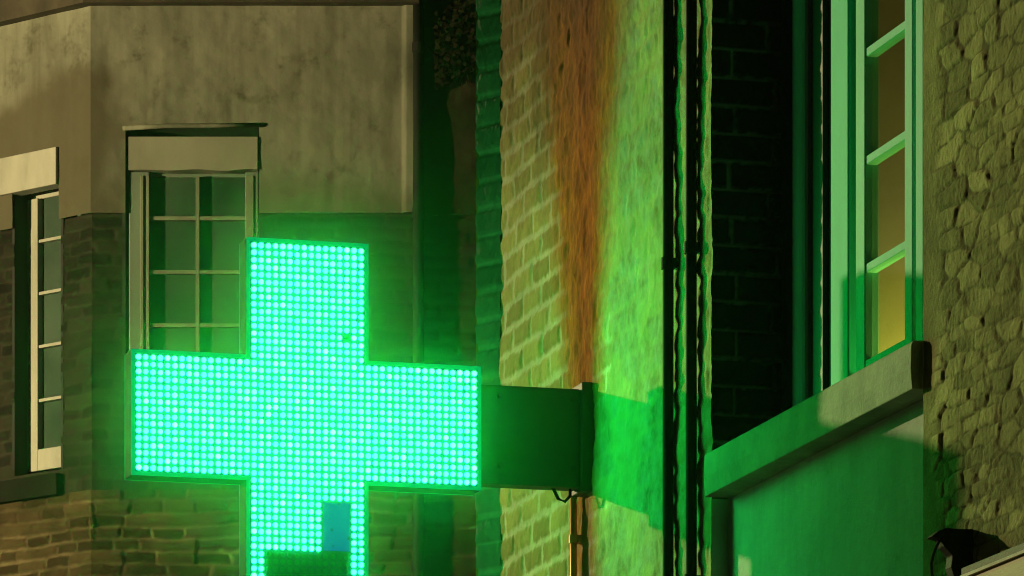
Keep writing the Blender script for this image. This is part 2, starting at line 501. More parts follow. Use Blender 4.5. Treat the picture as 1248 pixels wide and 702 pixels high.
def front_field(U, V):
    r, mo, tone, row = bricks(U, V, 0.20, 0.078, 0.016, 5, 0.035)
    edge = 0.10 + (fbm(V * 2.2, V * 0 + 3, 8, 4) - 0.5) * 0.35 + (fbm(U * 9, V * 9, 18, 3) - 0.5) * 0.25
    pl = sstep(-0.06, 0.06, U - edge)                                   # plaster skim towards the window
    pl = pl * (1 - sstep(0.80, 0.86, U + (fbm(U * 12, V * 12, 28, 3) - 0.5) * 0.12) * 0.25)
    body = (fbm(U * 3.5, V * 3.5, 31, 4) - 0.5) * 0.014 + (fbm(U * 16, V * 16, 33, 4) - 0.5) * 0.007
    fine = (fbm(U * 60, V * 60, 35, 3) - 0.5) * 0.0035
    # a ragged, broken seam under the rust streak
    seam = np.exp(-((U + 0.05 + (fbm(V * 3, V * 0, 61, 3) - 0.5) * 0.2) / 0.13) ** 2)
    body = body + seam * ((fbm(U * 14, V * 9, 63, 4) - 0.5) * 0.018)
    seamk = np.clip(seam * 1.3, 0, 1)
    h = body + fine + (1 - 0.85 * seamk) * (r - 1) * 0.0050 * (1 - pl * 0.6) * (0.3 + 1.2 * fbm(U * 2, V * 2, 36, 2)) + (tone - 0.5) * 0.003 * (1 - pl)
    return h, {'mortar': mo * (1 - pl), 'skim': pl * (0.45 + 0.55 * sstep(0.36, 0.52, fbm(U * 7, V * 9, 73, 4))) * (1 - 0.25 * mo), 'tone': tone * (1 - pl) + 0.95 * pl * fbm(U * 5, V * 5, 71, 3) + 0.25 * pl}
def front_place(U, V, H):
    r, mo, tone, row = bricks(U * 0 + 3.0, V, 0.22, 0.078, 0.010, 5, 0.0)
    k = sstep(T_OPEN - 0.05, T_OPEN, U)
    jit = (vnoise(row + 0.1, row * 0, 77) - 0.5) * 0.010 - (1 - sstep(0.1, 0.9, r)) * 0.006
    return U + k * (jit - 0.008), -H * (1 - k * 0.3), V
Q = lambda x0, x1, z0, z1, y=0.0: [(x0, y, z0), (x1, y, z0), (x1, y, z1), (x0, y, z1)]
heightfield('wall', T_END, T_OPEN, 3.5, 5.95, 0.0065, front_field, front_place, M['front'], house,
            extra=[Q(T_END, T_OPEN, 0, 3.5), Q(T_END, T_OPEN, 5.95, ROOF), Q(T_OPEN, T_PARTY, OPEN_TOP, ROOF),
                   [(T_END - 0.091, 3, 0), (T_END - 0.091, -0.054, 0), (T_END - 0.091, -0.054, ROOF), (T_END - 0.091, 3, ROOF)]])

# splayed corner pier at the far end, its courses lit by the back of the sign
def pier_field(U, V):
    r, mo, tone, row = bricks(U * 0.0 + 0.11 + np.mod(np.floor(V / 0.15), 2) * 0.0, V, 0.60, 0.086, 0.012, 15, 0.010)
    h = (r - 1) * 0.006 + (fbm(U * 30, V * 30, 43, 4) - 0.5) * 0.010 + (tone - 0.5) * 0.005
    return h, {'mortar': mo * 0.7, 'tone': tone}
PX, PN = 0.09, 0.055
def pier_place(U, V, H):
    ln = math.hypot(PX, PN)
    nx, ny = PN / ln, -PX / ln
    return T_END - PX * (1 - U) + nx * H, -PN * (1 - U) + ny * H, V
heightfield('pier', 0, 1, 3.6, 6.0, 0.0065 , lambda U, V: pier_field(U * 0.15, V),
            pier_place, M['pier'], house,
            extra=[[(T_END - PX, -PN, z0), (T_END, 0, z0), (T_END, 0, z1), (T_END - PX, -PN, z1)] for z0, z1 in ((0, 3.6), (6.0, ROOF))])

# window opening: far reveal faces the viewer
DEP = 0.20
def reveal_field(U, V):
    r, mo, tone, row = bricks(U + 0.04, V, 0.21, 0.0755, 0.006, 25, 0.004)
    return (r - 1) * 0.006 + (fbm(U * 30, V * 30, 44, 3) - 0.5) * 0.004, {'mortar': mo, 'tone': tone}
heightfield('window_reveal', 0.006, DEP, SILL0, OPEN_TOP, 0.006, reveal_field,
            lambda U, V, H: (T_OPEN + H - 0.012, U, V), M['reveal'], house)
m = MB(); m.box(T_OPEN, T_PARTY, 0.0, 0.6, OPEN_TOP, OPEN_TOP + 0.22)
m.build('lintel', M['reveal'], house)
# sill
m = MB()
ns = 40
poly = [(-0.026, SILL0), (-0.030, SILL0 + 0.05), (-0.028, SILL1 - 0.008), (-0.022, SILL1), (DEP + 0.1, SILL1 + 0.012), (DEP + 0.1, SILL0)]
m.prism(poly, tpx(859, 0.026), T_PARTY - 0.002)
m.build('window_sill', M['sill'], house, bevel=0.003)
# apron under the sill, set back
def apron_field(U, V):
    return (fbm(U * 2, V * 2, 91, 4) - 0.5) * 0.006 + (fbm(U * 14, V * 14, 92, 4) - 0.5) * 0.003, {}
AP = 0.045
heightfield('apron_panel', T_OPEN - 0.008, T_PARTY, 2.9, SILL0, 0.012, apron_field, lambda U, V, H: (U, AP - H, V), M['apron'], house,
            extra=[Q(T_OPEN, T_PARTY, 0, 2.9, AP), [(T_OPEN - 0.008, 0, 0), (T_OPEN - 0.008, AP + .01, 0), (T_OPEN - 0.008, AP + .01, SILL0), (T_OPEN - 0.008, 0, SILL0)]])
# roof and the hidden back of the house
m = MB(); m.box(T_END - 0.25, T_PARTY, -0.2, 6, ROOF, ROOF + 0.18)
m.build('roof', M['slate'], house)

# casement window
WN = -DEP                                             # its plane, measured as proudness
tw = lambda px: tpx(px, WN)
z_mid = yt(tw(1077), WN)
MZ = [zpy(p, z_mid) for p in (45, 178, 311)]
pitch = MZ[0] - MZ[1]
WB, WT = SILL1 + 0.016, MZ[0] + 2 * pitch + 0.05
jl, jr = tw(1015), tw(1036)
s0, s1, g1, g2, e1 = tw(1040), tw(1051), tw(1099.5), tw(1109), tw(1113)
T_R = T_PARTY - 0.02
m = MB()
m.box(jl, jr, DEP - 0.006, DEP + 0.05, WB, WT)
m.box(jr, T_R, DEP + 0.002, DEP + 0.05, WB - 0.02, WB + 0.098)       # bottom rail of the fixed frame
m.box(jl, T_R, DEP - 0.02, DEP + 0.05, WT, WT + 0.07)
m.box(T_R - 0.08, T_R, DEP - 0.02, DEP + 0.05, WB, WT)
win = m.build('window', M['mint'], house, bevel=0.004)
m = MB(); m.box(T_OPEN - 0.02, jl - 0.002, DEP, DEP + 0.06, SILL1 + 0.001, WT + 0.07)
for a, b, d in ((T_OPEN + 0.03, T_OPEN + 0.075, 0.016), (jl - 0.07, jl - 0.04, 0.014)): m.box(a, b, DEP - d, DEP + 0.01, SILL1 + 0.001, WT + 0.07)
m.build('side_board', M['board'], win, bevel=0.003)
pc = (tw(968) + tw(994)) / 2; pr = (tw(994) - tw(968)) * 0.36
m = MB(); m.prism([(pc + pr * math.cos(a), DEP + 0.002 - 0.030 * math.sin(a)) for a in [math.pi * k / 14 for k in range(15)]], SILL1 + 0.001, WT + 0.05, 'z')
m.build('half_round_post', M['post'], win, smooth=False)
def sash(a0, a1, b0, b1):
    m = MB()
    zb, zt = WB + 0.101, WT - 0.003
    m.box(a0, a1, DEP + 0.006, DEP + 0.045, zb, zt); m.box(b0, b1, DEP + 0.006, DEP + 0.045, zb, zt)
    m.box(a1, b0, DEP + 0.008, DEP + 0.043, zb, zb + 0.03); m.box(a1, b0, DEP + 0.008, DEP + 0.043, zt - 0.05, zt)
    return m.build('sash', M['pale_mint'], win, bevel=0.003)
sash(s0, s1, g1, g2)
sash(e1, e1 + 0.055, T_R - 0.14, T_R - 0.083)
for a, b in ((s1, g1), (e1 + 0.055, T_R - 0.14)):
    for z in MZ + [MZ[0] + pitch]:
        m = MB(); m.box(a, b, DEP + 0.010, DEP + 0.040, z - 0.011, z + 0.011)
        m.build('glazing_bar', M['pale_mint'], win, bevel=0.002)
    m = MB(); m.add([(a - 0.004, DEP + 0.026, WB + 0.09), (b + 0.004, DEP + 0.026, WB + 0.09), (b + 0.004, DEP + 0.026, WT - 0.05), (a - 0.004, DEP + 0.026, WT - 0.05)], [(0, 1, 2, 3)])
    m.build('pane', M['glass'], win)
# the room behind: jamb, walls, and its small warm lamp
m = MB()
j0 = s0 - 0.02
IN0, IN1 = DEP + 0.052, 0.50
m.box(T_OPEN - 0.4, j0, IN0 + 0.01, IN1, 3.9, 6.3)
m.build('inner_jamb', M['room'], house)
m = MB()
m.box(T_OPEN - 0.4, T_PARTY + 1, 3.0, 3.1, 3.3, 6.3); m.box(T_OPEN - 0.5, T_OPEN - 0.4, IN0, 3.1, 3.3, 6.3)
m.box(T_PARTY + 1, T_PARTY + 1.1, 0.45, 3.1, 3.3, 6.3); m.box(T_OPEN - 0.5, T_PARTY + 1.1, IN0, 3.1, 6.3, 6.4); m.box(T_OPEN - 0.5, T_PARTY + 1.1, IN0, 3.1, 3.2, 3.3)
m.build('room_wall', M['room'], house)
rl = bpy.data.lights.new('room_lamp_light', 'POINT'); rl.energy = 9.5; rl.color = (1.0, 0.90, 0.14); rl.shadow_soft_size = 0.06
ro = bpy.data.objects.new('room_lamp_light', rl); link(ro, house); ro.location = (1.87, 0.53, 4.03)

# two black pipes down the front
def pipe_thing(px0, px1, label):
    t0 = tpx(px0, 0.014)
    r = 0.0155
    root = empty('drainpipe', P0 + DC * (t0 + 0.02), ROT)
    tag(root, label, 'drainpipe', 'thin black drainpipes on the brick house')
    m = MB(); zs = np.arange(0.1, 8.0, 0.22)
    m.tube([((vnoise(np.array([z * 1.3]), np.array([px0]), 3)[0] - 0.5) * 0.002, -0.017, z) for z in zs], r, 14)
    m.build('pipe', M['black'], root, smooth=True)
    for z in (3.72, 4.62, 5.5):
        m = MB(); m.tube([(0, -0.019, z - 0.016), (0, -0.019, z + 0.016)], r + 0.002, 14); m.box(-0.020, 0.020, -0.012, 0.012, z - 0.012, z + 0.012)
        m.build('pipe_clip', M['black'], root)
pipe_thing(813, 824, 'thin black drainpipe on the pale plaster, left of the other one beside the window')
pipe_thing(841, 852, 'thin black drainpipe nearest the window reveal and touching the end of its sill')

# copper conduit below the bracket
tc = tpx(700, 0.02)
cd = empty('copper_pipe', P0 + DC * tc, ROT)
tag(cd, 'thin copper-coloured pipe running down the brick front below the sign bracket', 'pipe')
ztop = zpy(603, yt(tc))
m = MB(); m.tube([(0, -0.022, z) for z in np.linspace(0.1, ztop, 14)], 0.0105, 14)
m.build('pipe', M['copper'], cd, smooth=True)
for z in (3.3, 4.0):
    m = MB(); m.tube([(0, -0.022, z - 0.012), (0, -0.022, z + 0.012)], 0.0145, 14); m.box(-0.02, 0.02, -0.012, 0.012, z - 0.01, z + 0.01)
    m.build('pipe_clip', M['copper'], cd)

# ================================================================== rubble stone house, nearest on the right
stone = empty('stone_house', P0, ROT)
tag(stone, 'rubble stone house front right of the casement window, with dark corbel and tan shop fascia', 'house')
T_S1 = 3.75
def rubble_field(U, V):
    rel, jo, tone = rubble(U, V, 0.115, 0.038, 101)
    rel2, jo2, tone2 = rubble(U + 7, V + 3, 0.15, 0.055, 131)
    k = sstep(0.42, 0.58, fbm(U * 1.3, V * 1.6, 140, 3))
    rel, jo, tone = rel * (1 - k) + rel2 * k, jo * (1 - k) + jo2 * k, tone * (1 - k) + tone2 * k
    edge = sstep(T_PARTY + 0.05, T_PARTY + 0.13, U + (fbm(V * 5, V * 0, 150, 3) - 0.5) * 0.10)
    h = (rel - 0.5) * 0.0055 + (fbm(U * 4, V * 4, 160, 3) - 0.5) * 0.012 + (fbm(U * 26, V * 26, 161, 4) - 0.5) * 0.004 + (fbm(U * 90, V * 90, 163, 3) - 0.5) * 0.003
    return h * edge + (fbm(U * 12, V * 12, 162, 3) - 0.5) * 0.004 * (1 - edge), {'mortar': jo * edge, 'tone': tone * edge + (1 - edge) * 0.3}
heightfield('wall', T_PARTY, T_S1, 3.0, 5.0, 0.005, rubble_field, lambda U, V, H: (U, -H, V), M['rubble'], stone,
            extra=[Q(T_PARTY, T_S1, 0, 3.0), Q(T_PARTY, T_S1, 5.0, 7.6), Q(T_S1, 9, 0, 7.6)])
m = MB(); m.box(T_PARTY, 9, -0.2, 6, 7.6, 7.75)
m.build('roof', M['slate'], stone)
# corbel: profile in (proud, height), seen end-on
tcb = tpx(1186)
Yc = yt(tcb, 0.06)
sc_n = Yc / (F_PX * 0.9641 + 0) 
def cp(px, py): return (-(1186 - px) * sc_n * 0.9, zpy(py + (702 - py) * 0.05, Yc))
prof = [cp(1192, 640), cp(1165, 641), cp(1150, 640), cp(1139, 644), cp(1129, 652), cp(1143, 654.5), cp(1146, 664), cp(1152, 669), cp(1158, 675), cp(1156, 690),
        cp(1160, 702), cp(1168, 716), cp(1192, 720)]
m = MB(); m.prism(prof, tcb - 0.045, tcb)
m.build('corbel', M['soot_iron'], stone, bevel=0.003)
m = MB(); m.tube([(tcb - 0.015,) + cp(px, py) for px, py in ((1143, 655), (1138, 664), (1134, 674), (1131, 686), (1132, 700), (1140, 712), (1156, 716))], 0.0035, 8)
m.build('corbel_strap', M['casing'], stone, smooth=True)
# shop fascia
tf = tpx(1176, 0.05)
zf = 3.425
m = MB(); m.prism([(-0.012 - 0.0, 2.75), (-0.080, 2.75), (-0.066, zf - 0.022), (-0.0, zf - 0.022)], tf, 9.0)
fa = m.build('shop_fascia', M['timber'], stone, bevel=0.003)
m = MB(); m.box(tf, 9.0, -0.074, 0.0, zf - 0.022, zf - 0.015); m.build('white_bead', M['white'], fa)
m = MB(); m.box(tf, 9.0, -0.060, 0.02, zf - 0.014, zf + 0.008); m.build('lead_flashing', M['lead'], fa, bevel=0.004)

# ================================================================== the pharmacy cross
LC = 0.842; WID = 1.002; ARM = WID / 3; ZC = zpy(515.5, yt(0, LC)); TH = 0.042
sign = empty('pharmacy_cross', P0 + Vector((0, 0, ZC)), ROT)
tag(sign, 'lit green LED pharmacy cross hung out from the brick wall on a dark bracket', 'sign')
Wd = WID / 2 + 0.011; Ad = ARM / 2 + 0.011
outl = [(-Ad, -Wd), (Ad, -Wd), (Ad, -Ad), (Wd, -Ad), (Wd, Ad), (Ad, Ad), (Ad, Wd), (-Ad, Wd), (-Ad, Ad), (-Wd, Ad), (-Wd, -Ad), (-Ad, -Ad)]
m = MB(); m.prism([(-LC + a, b) for a, b in outl], -TH, TH, 'x')
m.build('casing', M['casing'], sign, bevel=0.002)
# edge-lit acrylic border round each face
def ring(x0, x1):
    o2 = [(a, b) for a, b in outl]
    ins = 0.010
    def inset(p, s=1): return (p[0] - math.copysign(ins, p[0]), p[1] - math.copysign(ins, p[1]))
    # every edge of the cross steps straight in, re-entrant corners included
    inn = []
    for a, b in o2:
        inn.append((math.copysign(abs(a) - ins, a), math.copysign(abs(b) - ins, b)))
    n = len(o2); m = MB()
    vs = [(x, -LC + a, b) for x in (x0, x1) for pts in (o2, inn) for a, b in pts]
    fs = []
    for i in range(n):
        j = (i + 1) % n
        fs += [(i, j, n + j, n + i), (2 * n + i, 2 * n + j, 3 * n + j, 3 * n + i), (i, j, 2 * n + j, 2 * n + i), (n + i, n + j, 3 * n + j, 3 * n + i)]
    m.add(vs, fs); return m
ring(TH + 0.001, TH + 0.007).build('acrylic_border', M['edge_glow'], sign)
ring(-TH - 0.007, -TH - 0.001).build('acrylic_border', M['edge_glow'], sign)

PIT = ARM / 16; LR = PIT * 0.37
def led_module(ci, cj, side):
    """one 16 x 16 panel: board, then its lamps; ci, cj = place in the cross"""
    cy, cz = -LC - ci * ARM, cj * ARM          # ci: +1 = away from the wall
    x = side * (TH + 0.001)
    m = MB(); m.box(min(x, x + side * 0.004), max(x, x + side * 0.004), cy - ARM / 2, cy + ARM / 2, cz - ARM / 2, cz + ARM / 2)
    board = m.build('led_panel', M['board_pcb'], sign)
    lit, dead, dim = MB(), MB(), MB()
    nn = 10 if side > 0 else 6
    xb = x + side * 0.004
    for r in range(16):
        for c in range(16):
            y = cy - ARM / 2 + (c + 0.5) * PIT; z = cz + ARM / 2 - (r + 0.5) * PIT   # c grows towards the wall: to the right in the photo
            tgt = lit
            if side > 0 and ci == 0 and cj == -1:
                if 10 <= c <= 13 and 3 <= r <= 9: tgt = dim
                elif 2 <= c <= 13 and r >= 10: tgt = dead
            if side > 0 and ci == 0 and cj == 1 and c == 13 and r == 12: tgt = dead
            rr = LR * random.uniform(0.95, 1.05)
            y += random.uniform(-1, 1) * 0.0005; z += random.uniform(-1, 1) * 0.0005
            h = 0.008 if tgt is lit else 0.002
            rings = [(1.0, 0.0), (0.97, h * 0.55), (0.7, h * 0.9)]
            vs = [(xb + side * hh, y + rr * k * math.cos(2 * math.pi * q / nn), z + rr * k * math.sin(2 * math.pi * q / nn)) for k, hh in rings for q in range(nn)]
            vs.append((xb + side * h, y, z))
            fs = [(a * nn + q, a * nn + (q + 1) % nn, (a + 1) * nn + (q + 1) % nn, (a + 1) * nn + q) for a in range(2) for q in range(nn)]
            fs += [(2 * nn + q, 2 * nn + (q + 1) % nn, 3 * nn) for q in range(nn)]
            tgt.add(vs, fs, random.choice((0, 0, 0, 1, 1, 1, 1, 2, 2, 3)) if tgt is lit else 0)
            if tgt is lit:
                for q in range(nn): tgt.mi[-len(fs) + q] = 4
    lit.build('led_matrix', M['led'] if side > 0 else M['led_rear'], board, smooth=True)
    if dead.v: dead.build('unlit_leds', M['led_dead'], board)
    if dim.v:
        d = MB()
        y0 = cy - ARM / 2 + 10 * PIT; z1 = cz + ARM / 2 - 3 * PIT
        d.box(xb, xb + 0.0015, y0 + 0.003, y0 + 4 * PIT - 0.003, z1 - 7 * PIT + 0.006, z1 - 0.003)
        o = d.build('failing_led_block', M['led_dim'], board); o['label'] = 'small failing block glowing dull teal'
for side in (1, -1):
    for ci, cj in ((0, 1), (0, 0), (0, -1), (1, 0), (-1, 0)): led_module(ci, cj, side)
# bracket and wall plate, with bolts
for yy in (-0.05, -0.27):
    for zz in (-0.10, 0.10):
        m = MB(); m.prism([(yy + 0.008 * math.cos(k * math.pi / 3), zz + 0.008 * math.sin(k * math.pi / 3)) for k in range(6)], 0.033, 0.041)
        m.build('bolt', M['casing'], sign)
bz0, bz1 = zpy(594, 15.45) - ZC, zpy(473.5, 15.45) - ZC
m = MB(); m.box(-0.034, 0.034, -LC + Wd - 0.002, -0.03, bz0, bz1)
m.build('bracket', M['bracket'], sign, bevel=0.004)
m = MB(); m.box(-0.06, 0.055, -0.03, 0.012, bz0 - 0.012, bz1 + 0.018)
m.build('wall_plate', M['bracket'], sign, bevel=0.003)
m = MB(); m.tube([(0.0, -0.05, bz0 + 0.01), (0.005, -0.052, bz0 - 0.02), (0.0, -0.066, bz0 - 0.036), (-0.005, -0.085, bz0 - 0.028), (0.0, -0.10, bz0 - 0.002), (0, -0.11, bz0 + 0.01)], 0.005, 8)
m.build('cable', M['black'], sign, smooth=True)

# ================================================================== the corner house across the square
YF = 32.0
KX = YF / F_PX
fx = lambda px: (px - 624.0) * KX
fz = lambda py: zpy(py, YF)
CX = fx(112)
LD = Vector((-0.76, 0.65, 0)).normalized()            # along the side street, away from the corner
LN = Vector((-LD.y, LD.x, 0)) * 1.0
if LN.y > 0: LN = -LN                                  # out of the side wall
corner = empty('corner_house', (CX, YF, 0), 0)
tag(corner, 'corner house with beige plaster above dark brick and two small-paned windows, behind the cross', 'house')
Z_P, Z_S, Z_E = fz(260), fz(597), fz(4)
W_F = fx(511) - CX
wa, wb = fx(153) - CX, fx(316) - CX
wz0, wz1 = fz(548), fz(156)
def f_place(U, V, H): return U, -H, V
def s_place(U, V, H): return LD.x * U + LN.x * H, LD.y * U + LN.y * H, V
def pl_field(side):
    def f(U, V):
        s = 200 if side else 210
        h = (fbm(U * 2, V * 2, s, 4) - 0.5) * 0.02 + (fbm(U * 9, V * 9, s + 1, 4) - 0.5) * 0.012
        if not side:
            h = h + sstep(W_F - 0.10, W_F - 0.085, U) * 0.02           # plaster strip at the right-hand end
        h = h * sstep(0.0, 0.10, U)
        d = fbm(U * 2.5, V * 2.5, s + 5, 4)
        if side: damp_dark = 1 - sstep(fz(110), fz(70), V + (d - 0.5) * 0.5)
        else: damp_dark = (1 - sstep(0.02, 0.30, U + (d - 0.5) * 0.5)) * (1 - sstep(fz(100), fz(40), V + (d - 0.5) * 0.3))
        foot_dark = 0.75 * (1 - sstep(Z_P, Z_P + 0.34, V + (fbm(U * 3, V * 3, s + 8, 4) - 0.5) * 0.35))  # plaster darkens towards its lower edge
        return h, {'damp': np.clip(np.maximum(damp_dark, foot_dark), 0, 1)}
    return f
def ru_field(seed, su, sv, amp):
    """thin uneven courses whose bed joints read and whose upright joints mostly do not"""
    def f(U, V):
        vv = V + (fbm(U * 1.1, V * 1.2, seed, 3) - 0.5) * 0.075 + (fbm(U * 7, V * 7, seed + 1, 3) - 0.5) * 0.020
        row = np.floor(vv / sv)
        dv = np.minimum(vv / sv - row, 1 - (vv / sv - row)) * sv
        uu = U / su * (0.7 + 0.8 * vnoise(row + 0.3, row * 0, seed + 3)) + vnoise(row, row * 0 + 0.4, seed + 2) * 5 + (fbm(U * 5, V * 5, seed + 6, 3) - 0.5) * 0.3
        col = np.floor(uu)
        du = np.minimum(uu - col, 1 - (uu - col)) * su
        tone = vnoise(col + 0.01, row + 0.01, seed + 5)
        du = du + sstep(0.45, 0.6, tone) * 0.2
        j = 0.010 + 0.016 * fbm(U * 3, V * 9, seed + 7, 3)
        d = np.minimum(du, dv) + (fbm(U * 30, V * 30, seed + 8, 3) - 0.5) * 0.012
        r = sstep(j * 0.3, j * 1.3, d)
        h = (r - 1) * amp * (0.3 + fbm(U * 2, V * 3, seed + 9, 2)) + (fbm(U * 8, V * 14, seed + 10, 4) - 0.5) * 0.022 + (tone - 0.5) * amp
        return h, {'mortar': (1 - sstep(j * 0.25, j * 0.9, d)) * (0.3 + 0.7 * sstep(0.4, 0.6, fbm(U * 1.5, V * 4, seed + 11, 3))), 'tone': tone}
    return f
def br_field(seed, bl, bh, amp):
    def f(U, V):
        r, mo, tone, row = bricks(U, V, bl, bh, 0.014, seed, 0.05)
        h = (r - 1) * amp + (fbm(U * 6, V * 6, seed + 2, 4) - 0.5) * 0.02 + (tone - 0.5) * amp
        return h, {'mortar': mo, 'tone': tone}
    return f
S_LEN = 3.0
sa, sb = 0.262, 0.262 + 0.40                            # side window opening along the side wall
sY = YF + LD.y * sa
sz0, sz1 = zpy(575, sY + 0.1), zpy(180, sY)
fh = [(wa, wb, wz0, wz1)]; sh_ = [(sa, sb, sz0, sz1)]
heightfield('plaster_wall', -0.0066, W_F, Z_P, Z_E, 0.014, pl_field(False), lambda U, V, H: (U, -H - 0.018, V), M['plaster'], corner, fh)
heightfield('plaster_wall', -0.0066, S_LEN, Z_P, Z_E, 0.014, pl_field(True), lambda U, V, H: s_place(U, V, H + 0.018), M['plaster'], corner, sh_, flip=True)
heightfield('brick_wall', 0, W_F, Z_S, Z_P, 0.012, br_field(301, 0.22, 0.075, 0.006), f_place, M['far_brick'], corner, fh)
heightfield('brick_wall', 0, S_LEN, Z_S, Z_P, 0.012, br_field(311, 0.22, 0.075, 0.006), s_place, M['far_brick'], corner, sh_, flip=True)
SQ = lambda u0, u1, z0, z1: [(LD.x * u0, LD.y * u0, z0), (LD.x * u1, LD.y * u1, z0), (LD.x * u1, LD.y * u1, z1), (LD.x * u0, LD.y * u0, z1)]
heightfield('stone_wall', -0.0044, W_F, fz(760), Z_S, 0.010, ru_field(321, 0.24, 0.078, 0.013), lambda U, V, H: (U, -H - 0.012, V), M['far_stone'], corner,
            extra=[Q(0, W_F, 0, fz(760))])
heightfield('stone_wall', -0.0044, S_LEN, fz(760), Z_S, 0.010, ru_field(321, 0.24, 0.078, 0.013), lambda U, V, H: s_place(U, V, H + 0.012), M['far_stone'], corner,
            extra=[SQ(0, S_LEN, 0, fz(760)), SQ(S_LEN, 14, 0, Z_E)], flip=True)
# eave along both fronts
m = MB()
eo = 0.10
c0 = Vector((-0.02, -eo, 0)); 
pa = [(W_F, -eo), (W_F, 0.3), (0.12, 0.3), (LD.x * 14 - LN.x * 0.3, LD.y * 14 - LN.y * 0.3), (LD.x * 14 + LN.x * eo, LD.y * 14 + LN.y * eo), (-0.045, -eo)]
m.prism(pa, Z_E - 0.02, Z_E + 0.30, 'z')
m.build('eave', M['eave'], corner)
m = MB(); pr_ = [(W_F, -eo), (W_F, 8), (-6, 10), (LD.x * 14 + LN.x * eo, LD.y * 14 + LN.y * eo), (-0.045, -eo)]
m.prism(pr_, Z_E + 0.30, Z_E + 0.42, 'z'); m.build('roof', M['slate'], corner)

# front window
def far_window_front():
    d = 0.028
    gx0, gx1, gz1, gz0 = fx(182) - CX, fx(299) - CX, fz(214), wz0 + 0.12
    m = MB()
    m.box(wa + 0.02, gx0, 0.004, d + 0.04, wz0, fz(209)); m.box(gx1, wb - 0.004, 0.004, d + 0.04, wz0, fz(209))
    m.box(gx0, gx1, 0.05, d + 0.04, gz1, fz(209)); m.box(gx0, gx1, 0.05, d + 0.04, wz0, gz0)
    w = m.build('window', M['green_paint'], corner, bevel=0.006)
    m = MB()
    for a, b in ((gx0 - 0.055, gx0 - 0.035), (gx0 - 0.015, gx0)): m.box(a, b, -0.006, 0.04, wz0, gz1)
    m.box(gx1, gx1 + 0.05, -0.004, 0.04, wz0, gz1)
    m.build('frame_moulding', M['dull_paint'], w, bevel=0.003)
    xm = fx(240.5) - CX
    zz = gz1
    m = MB(); m.box(xm - 0.011, xm + 0.011, d - 0.02, d + 0.02, gz0, gz1); m.build('glazing_bar', M['dull_paint'], w)
    for py in (265.5, 331, 396, 461):
        m = MB(); z = fz(py)
        m.box(gx0, xm - 0.0115, d - 0.018, d + 0.018, z - 0.011, z + 0.011); m.box(xm + 0.0115, gx1, d - 0.018, d + 0.018, z - 0.011, z + 0.011)
        m.build('glazing_bar', M['dull_paint'], w)
    m = MB(); m.box(gx0 - 0.01, gx1 + 0.01, d + 0.022, d + 0.03, gz0, gz1); m.build('pane', M['far_glass'], w)
    m = MB(); n = 24
    xa, xb = fx(157) - CX, fx(314) - CX
    for k in range(n):                                   # shutter box with a slightly sagging lower lip
        u0, u1 = k / n, (k + 1) / n
        def zb(u): return fz(208.5) + 0.010 * math.sin(u * 15) * (0.3 + u)* 0.5
        x0, x1 = xa + (xb - xa) * u0, xa + (xb - xa) * u1
        m.add([(x0, -0.03, zb(u0)), (x1, -0.03, zb(u1)), (x1, -0.03, fz(168)), (x0, -0.03, fz(168)), (x0, 0.09, zb(u0)), (x1, 0.09, zb(u1)), (x1, 0.07, fz(168)), (x0, 0.07, fz(168))],
              [(0, 1, 2, 3), (4, 7, 6, 5), (0, 4, 5, 1), (3, 2, 6, 7)] + ([(0, 3, 7, 4)] if k == 0 else []) + ([(1, 5, 6, 2)] if k == n - 1 else []))
    m.build('shutter_box', M['blind'], w)
    m = MB(); m.tube([(fx(150) - CX, -0.035, fz(158)), (fx(200) - CX, -0.04, fz(155.5)), (fx(260) - CX, -0.04, fz(155)), (fx(316) - CX, -0.035, fz(154))], 0.014, 8)
    m.build('drip_moulding', M['plaster'], w, smooth=True)
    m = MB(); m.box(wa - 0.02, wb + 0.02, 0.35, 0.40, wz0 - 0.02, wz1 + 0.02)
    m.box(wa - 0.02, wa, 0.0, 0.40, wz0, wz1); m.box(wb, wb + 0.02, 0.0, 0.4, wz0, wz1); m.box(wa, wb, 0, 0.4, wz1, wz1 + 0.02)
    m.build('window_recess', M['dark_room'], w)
    m = MB(); m.box(wa, wb, -0.07, 0.12, wz0 - 0.07, wz0); m.build('window_sill', M['far_brick'], w, bevel=0.005)
far_window_front()

